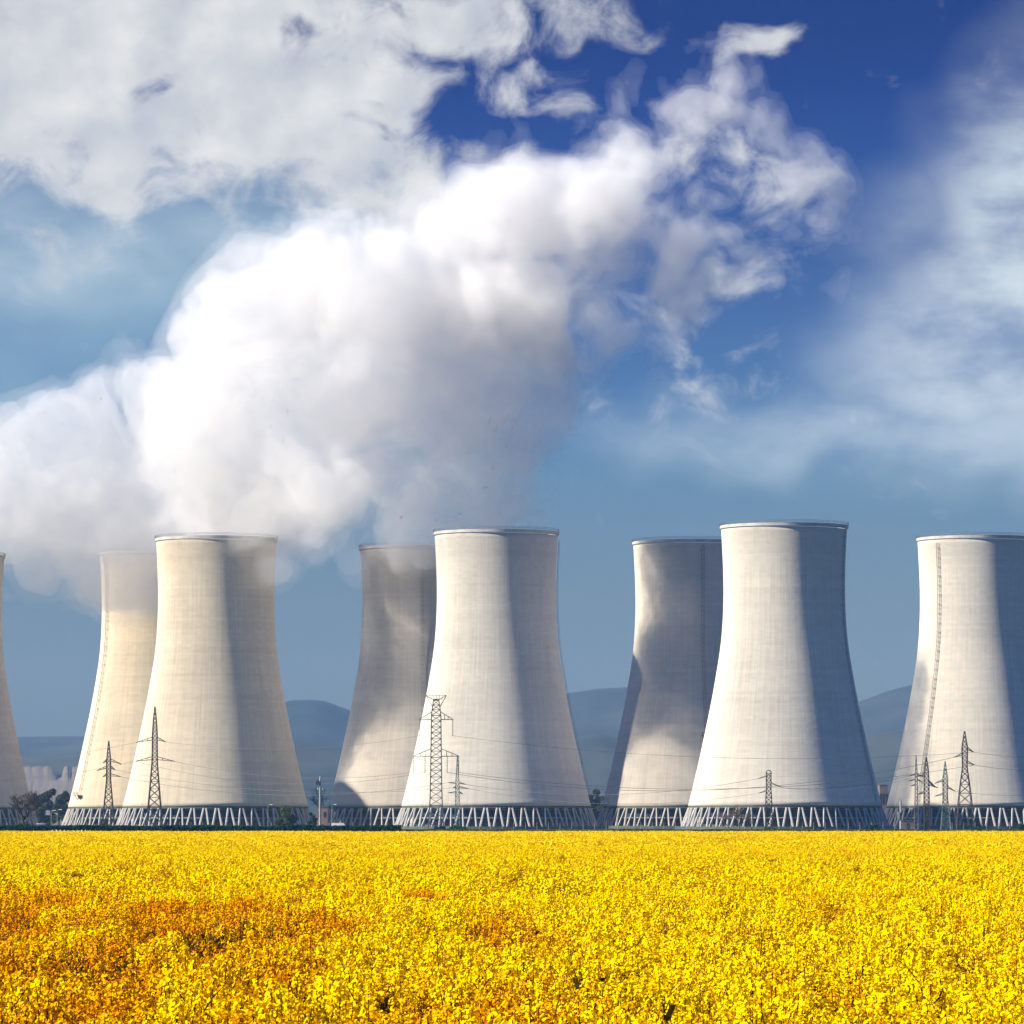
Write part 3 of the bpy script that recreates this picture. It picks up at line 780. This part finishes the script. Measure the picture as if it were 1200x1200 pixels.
# ------------------------------------------------------------------ vegetation
def leaf_cloud(centres, radii, n, size, seed):
    r_ = np.random.default_rng(seed)
    k = r_.integers(0, len(centres), n)
    d = r_.normal(size=(n,3)); d /= np.linalg.norm(d, axis=1)[:,None]
    rad = r_.random(n)**.45
    c = np.array(centres)[k] + d*rad[:,None]*np.array(radii)[k]
    a = r_.normal(size=(n,3)); a /= np.linalg.norm(a, axis=1)[:,None]
    b = np.cross(a, r_.normal(size=(n,3))); b /= np.linalg.norm(b, axis=1)[:,None]
    sz = (size*(.5+r_.random(n)))[:,None]
    V = np.stack([c-a*sz-b*sz*.6, c+a*sz-b*sz*.6, c+a*sz+b*sz*.6, c-a*sz+b*sz*.6], 1).reshape(-1,3)
    return V, np.arange(4*n).reshape(-1,4)

def branchy(b, h, spread, seed, r0, depth=5, first=.28):
    rd = random.Random(seed); ends = []
    def grow(p, d, L, r, k):
        q = p + d*L
        b.bar(p, q, r, r*.68, 6 if k < 2 else 3, cap=False)
        if k == 0 or r < .012: ends.append(q); return
        n = rd.choice((2,3,3)) if k > 1 else 3
        for i in range(n):
            e = Vector((rd.gauss(0,1), rd.gauss(0,1), rd.gauss(.25,.6))).normalized()
            nd = (d*(1.0 if i == 0 else .55) + e*(.45 if i == 0 else .8)*spread); nd.z += .10
            grow(q, nd.normalized(), L*rd.uniform(.62,.86), r*rd.uniform(.55,.72), k-1)
        if k < depth and rd.random() < .6:
            e = Vector((rd.gauss(0,1), rd.gauss(0,1), rd.gauss(.1,.5))).normalized()
            grow(p.lerp(q,.5), (d*.4+e*.8).normalized(), L*.6, r*.45, k-1)
    grow(Vector((0,0,-.1)), Vector((rd.uniform(-.05,.05),0,1)).normalized(), h*first, r0, depth)
    return ends
def bare_tree(px, ytop, Y, spread, label, seed, mat='bark', cat='tree', name='bare_tree', depth=6, first=.24, r0=.3):
    s = Y/F; h = CAMZ-(ytop-HOR)*s
    root = empty(name, (ax(px, Y), Y, 0), label, cat)
    b = MB(); branchy(b, h, spread, seed, r0, depth, first)
    zmax = max(v[2] for v in b.v); k = h/zmax
    b.v = [(x*k, y*k, z*k) for x, y, z in b.v]
    # split: the lowest limb is the trunk
    t = MB(); t.v = b.v[:12]; t.f = [f for f in b.f if max(f) < 12]
    c = MB(); c.v = b.v[12:]; c.f = [tuple(i-12 for i in f) for f in b.f if min(f) >= 12]
    t.build('trunk', M[mat], root); c.build('crown', M[mat], root)
    return root
def leaf_tree(px, ytop, wpx, Y, label, mat, seed, n=2600, group=None, name='leafy_tree', trunk=.25, size=.28):
    s = Y/F; h = CAMZ-(ytop-HOR)*s; w = wpx*s/2
    root = empty(name, (ax(px, Y), Y, 0), label, 'tree', group)
    rd = random.Random(seed); b = MB()
    b.bar((0,0,-.1),(rd.uniform(-.2,.2),0,h*.55),.035*h,.015*h,8)
    cs, rs = [], []
    for k in range(11):
        a = rd.uniform(0,2*PI); rr = w*rd.uniform(.15,.68); z = h*rd.uniform(trunk+.14,.86)
        rr *= 1-.5*max(0,(z/h-.55)/.45)
        c = Vector((rr*math.cos(a), rr*math.sin(a), z)); cs.append(tuple(c)); q = rd.uniform(.26,.42)
        rs.append((w*q, w*q, min(h*.16, w*q)))
        b.bar((0,0,h*rd.uniform(.2,.5)), c, .012*h, .004*h, 5)
    b.build('trunk', M['bark'], root)
    V, Q = leaf_cloud(cs, rs, n, size, seed)
    V[:,2] = np.clip(V[:,2], .3, h)
    obj('crown', mesh_np('crown', V, Q), M[mat], root)
    return root
def bush(px, ytop, wpx, Y, label, mat, seed, n=900, group=None, size=.16):
    s = Y/F; h = max(.8, CAMZ-(ytop-HOR)*s); w = wpx*s/2
    root = empty('bush', (ax(px, Y), Y, 0), label, 'bush', group)
    rd = random.Random(seed); cs, rs = [], []; b = MB()
    for k in range(7):
        x = rd.uniform(-.68,.68)*w; hh = h*(1-.55*(x/w)**2)*rd.uniform(.55,.8); cs.append((x, rd.uniform(-.5,.5)*w, hh*.62)); rs.append((w*.36, w*.36, hh*.42))
        b.bar((x*.3, 0, -.1), cs[-1], .05, .02, 5)
    b.build('stem', M['bark'], root)
    V, Q = leaf_cloud(cs, rs, n, size, seed); V[:,2] = np.clip(V[:,2], .03, None)
    obj('foliage', mesh_np('foliage', V, Q), M[mat], root)

bare_tree(27, 925, 1300, 1.05, 'leafless spreading tree before the left-edge tower', 21, 'bark', depth=7, first=.22, r0=.36)
bare_tree(381, 921, 2300, .9, 'hazy leafless tree behind the pale utility pole', 5, 'bark', depth=6, first=.3, r0=.35)
bare_tree(866, 943, 1350, .9, 'brown leafless thicket tree before the left legs of the brightest tower', 9, 'bark_brown', depth=6, first=.13, r0=.13, name='bare_shrub')
bare_tree(853, 950, 1360, 1.0, 'lower brown leafless shrub left of the brown thicket tree', 33, 'bark_brown', depth=6, first=.13, r0=.10, name='bare_shrub')
bare_tree(880, 948, 1340, 1.0, 'twiggy brown shrub between the thicket tree and the round-topped mast', 44, 'bark_brown', depth=6, first=.13, r0=.10, name='bare_shrub')
bare_tree(1043, 930, 2300, .9, 'faint leafless tree beside the brown block-like building', 13, 'bark', depth=5, first=.3, r0=.3)
hz = 'hazy trees left of the cream towers'
for k, (px, yt, w) in enumerate([(42,924,24),(51,926,23),(60,922,22),(69,929,24),(77,925,20),(83,937,18)]):
    leaf_tree(px, yt, w, 2450+random.Random(k).uniform(-60,60), ['tall hazy tree just right of the bare tree crown','hazy tree second in the row left of the cream towers','narrow tallest hazy tree above the pair of lamp posts','low rounded hazy tree right of the lamp pair','hazy tree touching the cream tower flank','lowest hazy tree half hidden by the cream tower'][k], 'tree_dim', 50+k, 3200, hz, size=.55, trunk=-.05)
leaf_tree(336, 944, 36, 1700, 'round pale green tree before the shaded legs of the cream tower', 'tree_green', 71, 5200, trunk=.02, size=.2)
leaf_tree(367, 950, 13, 1650, 'narrow dark green tree at the right foot of the cream tower', 'bush', 72, 1400, trunk=.02, size=.2)
for k, (px, yt, w) in enumerate([(690,926,20),(700,921,20),(708,930,16)]):
    leaf_tree(px, yt, w, 2600, ['dark hazy tree hugging the tower flank in the middle gap','tallest dark hazy tree in the middle gap','low dark hazy tree behind the stair tower'][k], 'tree_dim', 80+k, 1900, 'dark trees in the middle gap', trunk=.05, size=.5)
leaf_tree(697, 950, 9, 2050, 'small olive tree under the dark trees in the middle gap', 'tree_olive', 90, 900, trunk=.02)
for k, a in enumerate([(28,957,20,1290,'dark bush round the bare tree trunk'),(125,961,32,1250,'wide green bush before the foot of the rearmost cream tower'),(181,963.5,26,1250,'low green bush under the needle-topped pylon of the cream tower'),
        (515,962,15,1250,'dark upright bush under the horn-topped pylon'),(535,964,28,1250,'wide low bush under the small greenish pylon'),(902,966,26,1200,'green bush at the foot of the round-topped mast'),
        (1022,962.5,14,1400,'round green bush at the shaded right foot of the brightest tower'),(1047,970.5,16,1150,'flat dark bush left of the stubby whitish pole'),(1082,971,22,1150,'flat green bush under the slender dark mast'),
        (1108,971,14,1150,'flat bush under the green-painted pylon'),(1143,966,22,1400,'bush under the wide-legged pylon at right'),(1171,969,18,1300,'low bush right of the wide-legged pylon'),(1196,963,16,1500,'dark bush at the right edge of the photo')]):
    bush(*a, 'bush', 100+k, 1100)

# long hedge at the far edge of the field, lower to the right
def hedge(x0, x1, Y, ytop, label, mat, name, seed, n, cat, size=.17):
    s = Y/F; X0, X1 = ax(x0, Y), ax(x1, Y); h = CAMZ-(ytop-HOR)*s
    r_ = np.random.default_rng(seed)
    x = r_.uniform(X0, X1, n); hh = h*(.80+.28*(fbm(x/7, x*0+seed, x*0, 4)-.2))
    z = hh*(r_.random(n)**.5); yy = Y + r_.normal(0, .55, n)*(1.15-z/h*.6)
    c = np.stack([x, yy, z], 1)
    a = r_.normal(size=(n,3)); a /= np.linalg.norm(a,axis=1)[:,None]; b = np.cross(a, r_.normal(size=(n,3))); b /= np.linalg.norm(b,axis=1)[:,None]
    sz = (size*(.6+.8*r_.random(n)))[:,None]
    V = np.stack([c-a*sz-b*sz*.7, c+a*sz-b*sz*.7, c+a*sz+b*sz*.7, c-a*sz+b*sz*.7],1).reshape(-1,3); V[:,2] = np.maximum(V[:,2], .02)
    V -= np.array((0, Y, 0))
    return obj(name, mesh_np(name, V, np.arange(4*n).reshape(-1,4)), M[mat], loc=(0, Y, 0))
tag(hedge(-160, 470, 1120, 967.2, '', 'hedge', 'hedge', 3, 52000, ''), 'dark green hedge along the left half of the field edge', 'hedge')
tag(hedge(455, 1360, 1180, 972.0, '', 'verge', 'grass_verge', 4, 42000, '', .12), kind='stuff')
# pale earth heap at the field edge
def heap():
    m = MB(); Y = 1000; s = Y/F; n = 40
    vs = []
    for j, (dy, hz_) in enumerate(((-3,0),(-1.5,.8),(0,1.0),(1.5,.8),(3,0))):
        for i in range(n):
            u = i/(n-1); px = 50+58*u; e = min(1, u*8, (1-u)*8)
            z = hz_*e*(CAMZ-(974.2-HOR)*s)*(1+.16*math.sin(i*1.9)+.1*math.sin(i*4.1)) - .02
            vs.append((ax(px, Y), Y+dy+.3*math.sin(i*2.3+j), z))
    m.add(vs, [(j*n+i, j*n+i+1, (j+1)*n+i+1, (j+1)*n+i) for j in range(4) for i in range(n-1)])
    tag(m.build('earth_heap', surf('pale_earth', (.52,.43,.30), (.40,.33,.23), .8, 1., 6), smooth=True), 'long pale earth heap at the field edge below the cream tower foot', 'earth heap')
heap()
# perimeter fence of thin concrete posts
def fence():
    Y = 1790; root = empty('perimeter_fence', (0, Y, 0), 'wire fence on thin pale posts running along the feet of the towers', 'fence')
    pb = MB(); pb.bar((0,0,0),(0,0,2.5),.08,.07,6); pb.bar((0,0,2.5),(0,-.4,2.9),.09,.08,6); pm = pb.mesh('post'); pm.materials.append(M['pole_pale'])
    xs = np.arange(ax(-60, Y), ax(1260, Y), 4.2)
    for x in xs[:100]:
        p = bpy.data.objects.new('post', pm); COL.objects.link(p); p.parent = root; p.location = (x, 0, 0)
    w = MB()
    for z in (.4,1.,1.6,2.2,2.5): w.bar((xs[0],0,z),(xs[-1],0,z),.03)
    w.build('fence_wire', M['wire'], root)
fence()

# ------------------------------------------------------------------ power lines
def wire(a, b, sag, label, r=.055):
    a = Vector(a); b = Vector(b); m = MB(); n = 26
    pts = [a.lerp(b, i/n) - Vector((0,0,4*sag*(i/n)*(1-i/n))) for i in range(n+1)]
    o = a.copy()
    m.tube([p-o for p in pts], r, 4)
    tag(m.build('power_line', M['wire'], loc=o), label, 'power line', 'power lines between the pylons')
T = TIPS
def ib(px, py, Y): return at(px, py, Y)
wire(ib(537.5,906,1450), T['p1131'][2], 6, "power line from the horn-topped pylon's outer right insulator to the wide-legged pylon", .08)
wire(ib(524,906,1450), T['p1131'][1], 7.5, "power line from the horn-topped pylon's inner right insulator to the wide-legged pylon", .08)
wire(ib(530.5,863,1450), T['p1131'][0], 4, 'topmost power line right of the horn-topped pylon, crossing the brightest tower')
wire(ib(484.5,906,1450), T['p181'][3], 3.2, 'middle power line between the horn-topped pylon and the dark needle-topped pylon')
wire(ib(498,906,1450), T['p181'][2], 5, 'lowest power line between the horn-topped pylon and the dark needle-topped pylon')
wire(ib(492,863,1450), T['p181'][1], 3, 'uppermost power line between the horn-topped pylon and the dark needle-topped pylon', .045)
wire(T['p181'][0], at(-120, 888, 1520), 3, 'upper power line running left out of the photo from the dark needle-topped pylon', .045)
wire(T['p181'][2], at(-120, 912, 1520), 3, 'lower power line running left out of the photo from the dark needle-topped pylon', .045)
wire(T['p127'][5], T['p536'][0], 5, "low power line from the three-armed pylon's lowest right arm to the small greenish pylon", .07)
wire(T['p127'][3], T['p536'][2], 4, 'low power line from the middle arm of the three-armed pylon to the small greenish pylon')
wire(T['p536'][1], T['p901'][0], 4, 'power line from the small greenish pylon to the upper left arm of the round-topped mast', .07)
wire(T['p536'][3], T['p901'][2], 4, 'power line from the small greenish pylon to the lower left arm of the round-topped mast')
wire(T['p901'][1], T['p1086'][3], 2, 'power line from the right arm of the round-topped mast to the banded pylon')
wire(T['p1074'][0], T['p901'][1], 1.5, 'power line from the slender dark mast to the right arm of the round-topped mast')
wire(T['p1131'][0], at(1330, 868, 1500), 3, 'upper power line running right out of the photo from the wide-legged pylon', .05)
wire(T['p1131'][2], at(1330, 886, 1500), 3, 'lower power line running right out of the photo from the wide-legged pylon', .06)
wire(T['p1108'][1], at(1330, 912, 1500), 3, 'power line running right out of the photo from the green-painted pylon')

# ------------------------------------------------------------------ rapeseed field
def petal_mat():
    m, t = new_mat('rapeseed_petals')
    g = t.n('ShaderNodeNewGeometry').outputs['Random Per Island']
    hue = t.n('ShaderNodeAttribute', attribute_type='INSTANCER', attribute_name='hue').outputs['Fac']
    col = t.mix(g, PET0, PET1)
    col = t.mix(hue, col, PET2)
    d = t.n('ShaderNodeBsdfDiffuse'); t.put(d.inputs[0], col)
    tr = t.n('ShaderNodeBsdfTranslucent'); t.put(tr.inputs[0], t.mix(.5, col, PET_T))
    mx = t.n('ShaderNodeMixShader'); mx.inputs[0].default_value = .16
    t.t.links.new(d.outputs[0], mx.inputs[1]); t.t.links.new(tr.outputs[0], mx.inputs[2])
    o = t.n('ShaderNodeOutputMaterial'); t.t.links.new(mx.outputs[0], o.inputs[0]); return m
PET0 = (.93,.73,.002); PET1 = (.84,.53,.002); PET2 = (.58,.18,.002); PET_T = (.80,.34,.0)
PETAL = petal_mat()
STEM = leafy('rapeseed_stems', (.040,.032,.008), (.085,.062,.014), .15)

def rape_plant(seed, nr, nf, fsize, bare=0):
    """one plant: stem, leaves and several flower heads (small folded petal faces)"""
    r_ = np.random.default_rng(seed); V = []; Fq = []; mi = []
    def quad(c, a, b, k):
        o = len(V); V.extend([c-a-b, c+a-b, c+a+b, c-a+b]); Fq.append((o,o+1,o+2,o+3)); mi.append(k)
    def strip(p, q, w):
        d = q-p; u = np.array((r_.normal(), r_.normal(), 0)); u /= np.linalg.norm(u)+1e-6
        for uu in (u, np.array((-u[1],u[0],0))):
            o = len(V); V.extend([p-uu*w, p+uu*w, q+uu*w*.7, q-uu*w*.7]); Fq.append((o,o+1,o+2,o+3)); mi.append(1)
    H = 1.0
    strip(np.array((0,0,0.)), np.array((r_.normal(0,.03), r_.normal(0,.03), .82)), .008)
    for k in range(nr):
        a = 2*PI*k/nr + r_.uniform(-.5,.5); rr = 0 if k == 0 else r_.uniform(.07,.19)
        top = np.array((rr*math.cos(a), rr*math.sin(a), H*(r_.uniform(.96,1.06) if k == 0 else r_.uniform(.80,1.02))))
        base = np.array((top[0]*.2, top[1]*.2, .45+r_.uniform(0,.2)))
        L = r_.uniform(.11,.20); W = r_.uniform(.05,.08)
        strip(base, top, .005)
        for i in range(nf):
            u = r_.random()**.8; th = r_.uniform(0,2*PI)
            wr = W*(1-.55*u**2)*(.65+.45*r_.random())
            c = top + np.array((wr*math.cos(th), wr*math.sin(th), -L*(1-u)+.01))
            nrm = np.array((math.cos(th)*1.0, math.sin(th)*1.0, .55+.9*u)) + r_.normal(0,.55,3); nrm /= np.linalg.norm(nrm)
            x = np.cross(nrm, r_.normal(size=3)); x /= np.linalg.norm(x)+1e-6; y = np.cross(nrm, x)
            s = fsize*r_.uniform(.7,1.25)
            quad(c, x*s, y*s*.75, 0)
    for k in range(5):
        a = r_.uniform(0,2*PI); z = r_.uniform(.25,.7); l = r_.uniform(.06,.12)
        d = np.array((math.cos(a), math.sin(a), r_.uniform(-.3,.5))); w = np.array((-math.sin(a), math.cos(a), 0))*.02
        quad(np.array((0,0,z))+d*l, d*l, w, 1)
    for k in range(bare):        # seed pods and bare side stems
        a = r_.uniform(0,2*PI); z = r_.uniform(.45,.9); l = r_.uniform(.05,.16); p = np.array((r_.normal(0,.02), r_.normal(0,.02), z))
        strip(p, p+np.array((math.cos(a)*l, math.sin(a)*l, r_.uniform(.02,.11))), .007)
        d = np.array((math.cos(a), math.sin(a), r_.uniform(-.2,.8)))*r_.uniform(.04,.10); w = np.array((-math.sin(a), math.cos(a), 0))*.018
        quad(p*np.array((1,1,r_.uniform(.6,1)))+d, d, w*1.5, 1)
    me = bpy.data.meshes.new('rapeseed_plant'); me.from_pydata([tuple(v) for v in V], [], Fq)
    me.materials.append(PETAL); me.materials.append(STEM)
    me.polygons.foreach_set('material_index', mi); me.update()
    return me

FIELD_END = 945
def field():
    src = bpy.data.collections.new('rapeseed_plants')      # kept out of the scene, only instanced
    k = 0
    for kind, n, nr, nf, fs, ba in (('near', 9, 4, 44, .0125, 2), ('mid', 6, 4, 18, .0165, 0), ('far', 4, 4, 9, .026, 0), ('bare', 5, 4, 6, .011, 36)):
        for i in range(n):
            o = bpy.data.objects.new('plant_%03d' % k, rape_plant(200+k, nr, nf, fs, ba)); src.objects.link(o); k += 1
    P = []; IDX = []; SC = []; RO = []
    r_ = np.random.default_rng(77)
    HUE = []
    def zone(d0, d1, dens, i0, ni, sc):
        cell = 1/math.sqrt(dens)
        for yv in np.arange(d0, d1, cell):
            hw = .115*yv+3.0
            xs = np.arange(-hw, hw, cell); n = len(xs)
            x = xs + r_.uniform(-.5,.5,n)*cell; y = yv + r_.uniform(-.5,.5,n)*cell
            big = fbm(x/2.2+50, y/26.0, x*0+.5, 3); q_ = max(1., yv/80)
            ly = y/5.5 if yv < 80 else 14.545*(1+np.log(y/80)); sm = fbm(x/(.42*q_)+.35*ly, ly+20, x*0+3.5+ly*.3, 3)
            fl = min(1, max(.15, 1.25-yv/450)); h = 1.17 + ((big-.5)*.30 + (sm-.5)*.78*min(1.4, q_**.5))*fl + r_.normal(0,.115,n)*max(fl,.5)
            keep = r_.random(n) < np.clip(1.2-np.clip((.40-sm)*3.0,0,1), 0, 1)
            bare = (r_.random(n) < np.clip((.44-sm)*8, 0, .85)*np.clip(1.3-yv/520, .5, 1)*(.6+.4*np.clip((yv-52)/12,0,1))) | (r_.random(n) < .02)
            for gx, gy, rx, ry, dp in GAPS:
                q = ((x-gx)/rx)**2+((y-gy)/ry)**2
                bare |= r_.random(n) < 1.1*np.exp(-(q**1.5))*(q < 3); h = h - np.where(q < 2.2, .5*dp*np.exp(-q), 0)
            # flowers tinted more orange at the near left, near right and in low spots
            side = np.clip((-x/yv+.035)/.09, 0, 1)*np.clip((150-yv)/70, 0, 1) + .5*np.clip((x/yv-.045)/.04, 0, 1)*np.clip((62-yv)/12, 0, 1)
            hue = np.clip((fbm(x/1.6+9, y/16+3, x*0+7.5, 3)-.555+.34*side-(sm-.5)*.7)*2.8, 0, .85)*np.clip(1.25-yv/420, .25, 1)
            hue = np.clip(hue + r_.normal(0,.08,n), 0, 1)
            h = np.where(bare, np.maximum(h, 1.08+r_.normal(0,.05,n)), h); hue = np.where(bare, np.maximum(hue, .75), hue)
            x, y, h, hue, bare = x[keep], y[keep], h[keep], hue[keep], bare[keep]; n = len(x)
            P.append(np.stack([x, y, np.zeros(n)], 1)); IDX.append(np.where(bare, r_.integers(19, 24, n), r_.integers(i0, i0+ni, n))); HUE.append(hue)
            SC.append(np.stack([h*0+sc*r_.uniform(.85,1.15,n), h*0+sc*r_.uniform(.85,1.15,n), h], 1))
            RO.append(np.stack([r_.normal(0,.06,n), r_.normal(0,.06,n), r_.uniform(0,2*PI,n)], 1))
    zone(37, 125, 13, 0, 9, 1.15)
    zone(125, 340, 7, 9, 6, 1.3)
    zone(340, FIELD_END, 2.2, 15, 4, 2.1)
    HUE = np.concatenate(HUE)
    P = np.concatenate(P); IDX = np.concatenate(IDX); SC = np.concatenate(SC); RO = np.concatenate(RO)
    me = mesh_np('rapeseed_field', P, np.zeros((0,)))
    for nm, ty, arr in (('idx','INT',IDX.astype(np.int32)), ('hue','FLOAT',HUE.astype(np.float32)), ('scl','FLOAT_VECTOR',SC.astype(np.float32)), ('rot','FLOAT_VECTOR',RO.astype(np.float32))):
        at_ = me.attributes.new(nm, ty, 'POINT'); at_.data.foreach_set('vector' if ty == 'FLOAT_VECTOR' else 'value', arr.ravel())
    o = obj('rapeseed_field', me); tag(o, kind='stuff')
    ng = bpy.data.node_groups.new('scatter_plants', 'GeometryNodeTree')
    ng.interface.new_socket('Geometry', in_out='INPUT', socket_type='NodeSocketGeometry'); ng.interface.new_socket('Geometry', in_out='OUTPUT', socket_type='NodeSocketGeometry')
    N = ng.nodes; L = ng.links
    gi = N.new('NodeGroupInput'); go = N.new('NodeGroupOutput')
    ci = N.new('GeometryNodeCollectionInfo'); ci.inputs['Collection'].default_value = src; ci.inputs['Separate Children'].default_value = True; ci.inputs['Reset Children'].default_value = True
    ip = N.new('GeometryNodeInstanceOnPoints'); ip.inputs['Pick Instance'].default_value = True
    def na(nm, ty):
        a = N.new('GeometryNodeInputNamedAttribute'); a.data_type = ty; a.inputs['Name'].default_value = nm; return a.outputs[0]
    e2r = N.new('FunctionNodeEulerToRotation')
    L.new(gi.outputs[0], ip.inputs['Points']); L.new(ci.outputs[0], ip.inputs['Instance'])
    L.new(na('idx','INT'), ip.inputs['Instance Index']); L.new(na('rot','FLOAT_VECTOR'), e2r.inputs[0]); L.new(e2r.outputs[0], ip.inputs['Rotation'])
    L.new(na('scl','FLOAT_VECTOR'), ip.inputs['Scale']); L.new(ip.outputs[0], go.inputs[0])
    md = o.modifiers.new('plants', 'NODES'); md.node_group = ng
    print('plants', len(P))
def gpos(px, py):       # where the canopy plane is met
    d = 1.8*F/(py-HOR); return ax(px, d), d
GAPS = [(*gpos(205,1106), .40, 8., .5), (*gpos(272,1104), .34, 7., .45), (*gpos(8,1092), .26, 6., .4), (*gpos(90,1130), .16, 4., .3), (*gpos(928,1112), .24, 9., .4), (*gpos(1165,1145), .2, 3.0, .3), (*gpos(165,1118), .2, 4., .35), (*gpos(330,1100), .22, 5., .35),
        (*gpos(545,1150), .12, 3., .3), (*gpos(960,1180), .14, 2.0, .35)]
field()

# ------------------------------------------------------------------ render settings
scn.view_settings.view_transform = 'Standard'; scn.view_settings.look = 'None'; scn.view_settings.gamma = 1; scn.view_settings.use_curve_mapping = False
scn.view_settings.exposure = 1.2
scn.render.engine = 'CYCLES'
c = scn.cycles
c.use_denoising = True; c.denoiser = 'OPENIMAGEDENOISE'; c.denoising_input_passes = 'RGB_ALBEDO_NORMAL'
c.use_adaptive_sampling = True; c.adaptive_threshold = .025
c.max_bounces = 14; c.diffuse_bounces = 4; c.glossy_bounces = 2; c.transmission_bounces = 3; c.volume_bounces = 10; c.transparent_max_bounces = 32
c.sample_clamp_indirect = 8
